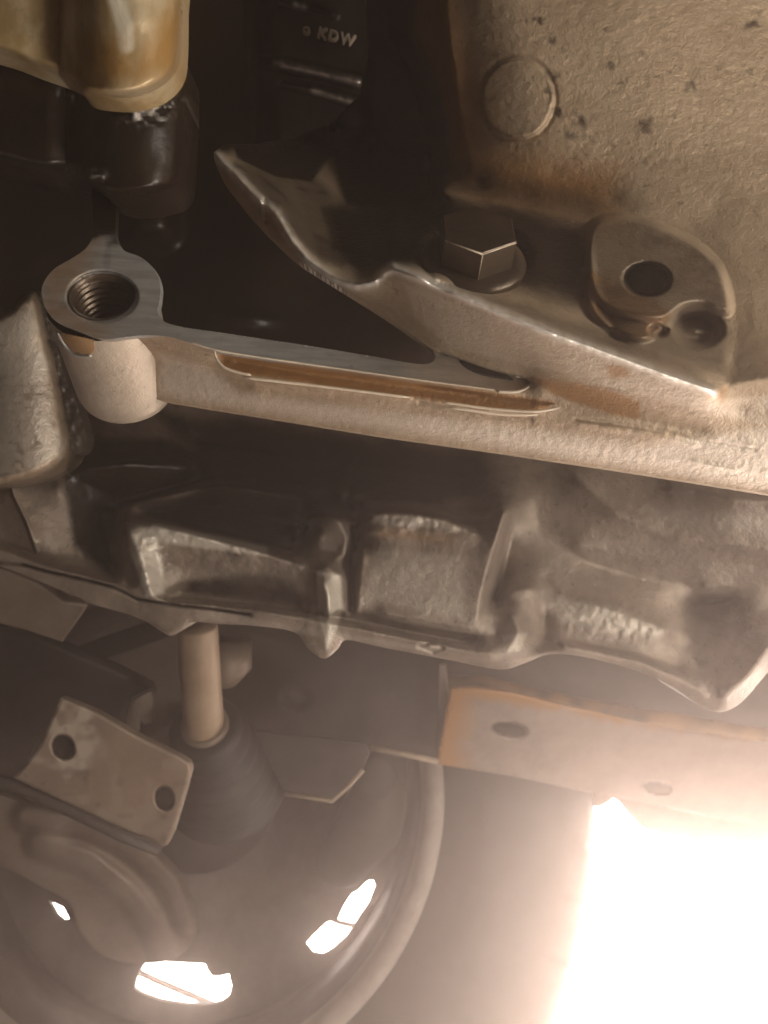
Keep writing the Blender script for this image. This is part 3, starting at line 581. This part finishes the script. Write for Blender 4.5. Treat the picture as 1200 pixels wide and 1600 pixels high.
plate('spoke_disc', outer, gaps, W1, -AXW, .012, WHEEL, wheel, .001)
# thin edges seen across the gaps
tube('wire', [P(215, 1518, .835), P(240, 1530, .835), P(280, 1547, .835), P(325, 1566, .835), P(345, 1575, .835)], .0038, DARKST, wheel, 8)
tube('wire', [P(515, 1434, .83), P(530, 1441, .83), P(552, 1446, .83)], .0032, DARKST, wheel, 8)
# hub
lathe('hub', W1, -AXW, [(.075, -.002), (.075, .03), (.06, .04), (.03, .042), (.0001, .042)], DARKST, wheel, 48)

# ------------------------------------------------------------------ brake parts inside the wheel
shield = thing('brake_shield', 'pale brown curved brake dust shield inside the wheel', 'brake shield')
def curve_plate(name, pts, d, n, th, mat, par, res=4): return plate(name, catmull(pts, res, True), [], P(*pts[0], d), n, th, mat, par, .0015)
def sheet(name, outline, o, n, holes, mat, parent, back=.005, attrs=None, step=3, bend=None):
    """flat or bent steel sheet with dimpled holes painted dark and rounded arris"""
    n = nrm(n); o = np.asarray(o, float); p = np.asarray(outline, float)
    def dep(xs, ys, X, Y):
        D = (n @ o) / (n[0] * (X - 600) / F + n[1] + n[2] * (800 - Y) / F)
        D = D + .0015 * np.clip(1 - sdf(outline, X, Y) / 5, 0, 1) ** 2
        for cx, cy, rx, ry in holes: D = D + .016 * (1 - smooth(.86, 1.04, np.hypot((X - cx) / rx, (Y - cy - .12 * (X - cx)) / ry)))
        if bend is not None: D = D + bend(X, Y)
        return D
    def at(X, Y):
        A = attrs(X, Y) if attrs else {}
        ho = np.zeros(X.shape)
        for cx, cy, rx, ry in holes: ho = np.maximum(ho, 1 - smooth(.85, 1.05, np.hypot((X - cx) / rx, (Y - cy - .12 * (X - cx)) / ry)))
        A['oil'] = np.maximum(A.get('oil', 0), ho); return A  # hole floors painted near-black, as their inner shade
    return relief(name, p[:, 0].min() - 4, p[:, 0].max() + 4, p[:, 1].min() - 4, p[:, 1].max() + 4, step, dep, outline, mat, parent, back, at)
def sh_bend(X, Y):
    b = -.012 * np.exp(-(linedist([(40, 1275), (140, 1292), (215, 1330), (265, 1380), (290, 1440)], X, Y) / 20) ** 4) - .008 * np.exp(-(linedist([(60, 1318), (140, 1345), (200, 1395), (240, 1450), (262, 1510)], X, Y) / 22) ** 4)
    return b + .01 * np.exp(-(((X - 150) / 60) ** 2 + ((Y - 1440) / 40) ** 2)) + .002 * vnoise(X, Y, 40, 86)
sheet('shield_body', catmull([(-70, 1230), (50, 1258), (150, 1278), (230, 1318), (282, 1372), (304, 1430), (300, 1475), (262, 1502), (205, 1505), (160, 1492), (126, 1458), (108, 1412), (70, 1388), (0, 1352), (-70, 1330)], 4, True), P(150, 1380, .70), nrm([.2, -.95, -.15]), [], STEEL, shield, .006, lambda X, Y: {'clean_lit': .4 + .5 * vnoise(X, Y, 45, 85)}, 3, sh_bend)
# ------------------------------------------------------------------ brackets at the left
br = thing('caliper_bracket', 'tilted steel bracket plate with two drilled holes over the wheel', 'bracket')
bp = [(95, 1090), (150, 1112), (215, 1150), (280, 1182), (296, 1192), (299, 1204), (292, 1232), (272, 1300), (262, 1320), (245, 1323), (190, 1298), (100, 1252), (20, 1215), (40, 1195), (62, 1165)]
def br_attr(X, Y): return {'clean_lit': .7 * smooth(-14, 14, sdf([(95, 1085), (165, 1118), (120, 1215), (20, 1190)], X, Y)) * (.7 + 1.2 * vnoise(X, Y, 12, 71)) + .45 * smooth(.0, .4, vnoise(X, Y, 26, 72)), 'oil': .4 * smooth(.12, .45, vnoise(X, Y, 17, 73)), 'stain': .12 * smooth(-10, 20, sdf([(170, 1130), (300, 1190), (260, 1320), (120, 1250)], X, Y))}
sheet('bracket_plate', bp, P(180, 1200, .455), nrm([.12, -.97, -.2]), [(99, 1167, 18, 20), (257, 1247, 15, 19)], STEEL, br, .006, br_attr, 2.5)
tube('lower_flange', [P(-60, 1205, .455), P(20, 1225, .457), P(100, 1262, .458), P(190, 1306, .460), P(250, 1330, .462)], .0035, DARKST, br, 10)
tube('bolt_end', [P(98, 1167, .462), P(99, 1168, .472)], .0075, DARKST, br, 16)
ch = thing('channel_bracket', 'dark steel channel with a hooked pale end above the bracket plate', 'bracket')
plate('channel_web', [(-80, 960), (20, 985), (110, 1020), (180, 1050), (236, 1078), (240, 1090), (215, 1110), (205, 1140), (150, 1130), (95, 1100), (60, 1165), (20, 1240), (-80, 1240)], [], P(60, 1080, .53), nrm([.05, -.9, -.35]), .012, DARKST, ch, .002)
plate('hooked_end', [(205, 1095), (238, 1078), (241, 1090), (241, 1130), (224, 1133), (219, 1118), (216, 1146), (196, 1138)], [], P(220, 1100, .515), nrm([.25, -.95, -.1]), .008, STEEL, ch, .0012)
sup = thing('support_lug', 'pale cut steel lug under the gearbox flange corner', 'lug')
plate('lug_plate', [(-80, 868), (10, 890), (60, 912), (100, 940), (138, 945), (98, 1004), (40, 985), (-80, 955)], [], P(60, 950, .47), nrm([.1, -.95, -.3]), .01, STEEL, sup, .0012)
rod = tag(tube('stabiliser_rod', [P(20, 1062, .60), P(135, 1022, .60), P(290, 968, .60), P(380, 935, .60)], .0085, DARKST, None, 20), 'slim grey rod slanting behind the lug under the gearbox', 'rod')

# ------------------------------------------------------------------ drive shaft and boot
ds = thing('drive_shaft', 'tan drive shaft entering a ribbed black rubber boot', 'drive shaft')
tube('shaft', catmull([P(308, 975, .47), P(310, 1010, .475), P(314, 1070, .485), P(318, 1125, .495), P(319, 1140, .50)], 4), list(np.interp(range(17), [0, 14, 16], [.0122, .0130, .0118])), metal('tan_shaft_steel', (.30, .22, .15), (.24, .17, .11), .55, .15, .2, 500, .15), ds, 32)
tube('inner_joint', [P(355, 1000, .53), P(352, 1040, .53), P(350, 1062, .535)], [.017, .018, .010], STEEL, ds, 28)
bo0 = P(322, 1138, .50); bax = nrm(P(390, 1330, .66) - bo0)
bprof = []
for i in range(60):
    t = i / 59; bprof.append((.021 + .020 * t + .0024 * math.cos(t * 2 * math.pi * 6), t * .085))
lathe('boot', bo0, bax, [(.012, -.003), (.019, -.003)] + bprof, BOOT, ds, 64)
lathe('boot_clamp', bo0, bax, [(.0125, -.007), (.0150, -.007), (.0155, -.002), (.0130, .001)], STEEL, ds, 40)

# ------------------------------------------------------------------ knuckle, deflector and crossmember
kn = thing('suspension_knuckle', 'hazy tan suspension knuckle arm inside the wheel rim', 'knuckle')
tube('arm', catmull([P(600, 1150, .70), P(596, 1220, .69), P(580, 1280, .69), P(548, 1325, .70), P(535, 1350, .72)], 4), list(np.interp(range(17), [0, 4, 8, 16], [.018, .024, .030, .022])), DARKST, kn, 24)
lathe('ball_joint', P(585, 1215, .655), nrm([0, -1, -.1]), [(.02, .0), (.018, .005), (.010, .008), (.0001, .008)], DARKST, kn, 32)
df = thing('deflector_plate', 'dark bent sheet deflector with a bright folded edge beside the boot', 'deflector')
plate('deflector_sheet', [(300, 1141), (402, 1143), (560, 1160), (572, 1166), (578, 1178), (566, 1205), (520, 1252), (445, 1240), (420, 1190), (402, 1150)], [], P(480, 1190, .535), nrm([0, -.97, -.2]), .003, DARKST, df, .0008)
tube('folded_edge', [P(445, 1240, .524), P(519, 1251, .523), P(545, 1228, .525), P(567, 1203, .527)], .0017, TAN, df, 8)
tube('folded_edge', [P(345, 1141, .530), P(400, 1144, .532)], .0014, TAN, df, 8)
cm = thing('crossmember', 'rusty-ended pale steel crossmember with oval holes above the tyre', 'crossmember')
def beam_attr(X, Y):
    wob = 26 * vnoise(X, Y, 40, 81) + 14 * vnoise(X, Y, 14, 82)
    st = np.maximum(1 - smooth(700, 762, X + wob), 1.0 * (1 - smooth(8, 30, (Y - np.interp(X, [704, 740, 800, 900, 1000, 1100, 1300], [1076, 1074, 1082, 1106, 1126, 1143, 1172])) + .6 * wob + .05 * (X - 700))))
    return {'stain': st, 'clean_lit': .5 * smooth(760, 900, X)}
sheet('beam_face', [(704, 1076), (740, 1074), (800, 1082), (900, 1106), (1000, 1126), (1100, 1143), (1300, 1172), (1500, 1204), (1500, 1352), (1300, 1312), (1100, 1275), (960, 1246), (800, 1213), (682, 1194), (690, 1150)], P(850, 1150, .60), nrm([.05, -.93, -.36]), [(796, 1140, 29, 12), (1028, 1232, 26, 11)], RUST, cm, .006, beam_attr)
sheet('beam_top', [(700, 1078), (694, 1055), (760, 1058), (900, 1090), (1300, 1156), (1500, 1190), (1500, 1207), (1300, 1175), (1000, 1128), (800, 1084)], P(850, 1090, .604), nrm([0, -.75, .66]), [], RUST, cm, .004, lambda X, Y: {'stain': np.ones(X.shape) * .8, 'oil': .35 + .5 * vnoise(X, Y, 25, 83)})
plate('beam_back', [(700, 1060), (1500, 1194), (1500, 1350), (690, 1190)], [], P(850, 1150, .66), nrm([.05, -.93, -.36]), .004, SHADE, cm, .0005)
plate('beam_end', [(686, 1040), (696, 1040), (700, 1090), (690, 1190), (680, 1194), (684, 1130)], [], P(690, 1120, .598), nrm([-.3, -.93, -.2]), .004, RUST, cm, .0008)
tube('beam_lip', [P(580, 1168, .60), P(640, 1180, .602), P(684, 1190, .604)], .0024, TAN, cm, 8)

# ------------------------------------------------------------------ dark lower arm between gearbox and wheel
ARM = [(330, 955), (1300, 985), (1300, 1240), (960, 1212), (690, 1187), (575, 1166), (480, 1152), (400, 1142), (335, 1132)]
def arm_depth(xs, ys, X, Y):
    m = 1050 + .12 * (X - 400); t = np.clip((Y - m) / 115, -1, 1); D = .655 - .03 * np.sqrt(1 - t * t * .98)
    D += .006 * (1 - smooth(.7, 1.1, np.hypot((X - 462) / 26, (Y - 1090) / 18))) - .004 * np.exp(-((X - 455) / 7) ** 2 - ((Y - 1088) / 5) ** 2); return D + .001 * vnoise(X, Y, 30, 87)
tag(relief('lower_arm', 325, 1304, 950, 1245, 5, arm_depth, ARM, DARKST, None, .03), 'dark dirty suspension arm between the gearbox flange and crossmember', 'suspension arm')

# ------------------------------------------------------------------ wheel arch liner (dark sheet between wheel and body)
arch = thing('wheel_arch_liner', 'dark wheel arch liner behind the crossmember, its lower edge against the daylight', 'liner')
plate('liner_lip', [(925, 1225), (1500, 1318), (1500, 1375), (1330, 1346), (1200, 1327), (1100, 1314), (1030, 1304), (1002, 1294), (985, 1276), (966, 1253), (958, 1249), (950, 1256), (938, 1262), (928, 1262)], [], P(1100, 1290, .70), nrm([0, -.98, -.2]), .006, STEEL, arch, .0015)
plate('liner_sheet', [(-850, -850), (2350, -850), (2350, 1500), (1700, 1400), (1290, 1325), (1200, 1312), (1100, 1300), (1030, 1285), (1002, 1270), (985, 1255), (966, 1240), (958, 1238), (950, 1240), (938, 1250), (900, 1290), (800, 1330), (500, 1350), (100, 1350), (-850, 1350)], [], P(600, 1100, .98), nrm([0, -1, 0]), .02, DARKST, arch, .004)

# ------------------------------------------------------------------ place every mesh in the world with its origin at its base
tops = {}
for o in ALL:
    r = o
    while r.parent: r = r.parent
    tops.setdefault(r, []).append(o)
for r, obs in tops.items():
    arr = []
    for o in obs:
        me = o.data; n = len(me.vertices); co = np.empty(n * 3); me.vertices.foreach_get('co', co)
        co = co.reshape(-1, 3) @ MN[:3, :3].T + MN[:3, 3]; arr.append(co)
    allc = np.concatenate(arr); lo = allc.min(0); hi = allc.max(0); base = np.array([(lo[0] + hi[0]) / 2, (lo[1] + hi[1]) / 2, lo[2]])
    r.location = base
    for o, co in zip(obs, arr):
        o.data.vertices.foreach_set('co', (co - base).ravel()); o.data.update()

# ------------------------------------------------------------------ air volume added to stand in for lens glare
hz = bpy.data.materials.new('glare_haze'); hz.use_nodes = True; nt = hz.node_tree; nt.nodes.clear()
pv = nt.nodes.new('ShaderNodeVolumePrincipled'); pv.inputs['Color'].default_value = (.95, .79, .725, 1); pv.inputs['Density'].default_value = HAZE_DENSITY; pv.inputs['Anisotropy'].default_value = .80
ou = nt.nodes.new('ShaderNodeOutputMaterial'); nt.links.new(pv.outputs[0], ou.inputs['Volume'])
bm = bmesh.new(); bmesh.ops.create_cube(bm, size=1); me = bpy.data.meshes.new('glare_haze'); bm.to_mesh(me); bm.free(); me.materials.append(hz)
h = bpy.data.objects.new('glare_haze', me); C.objects.link(h); h.location = (.25, .55, 1.15); h.scale = (3.0, 2.6, 3.6); h['kind'] = 'stuff'
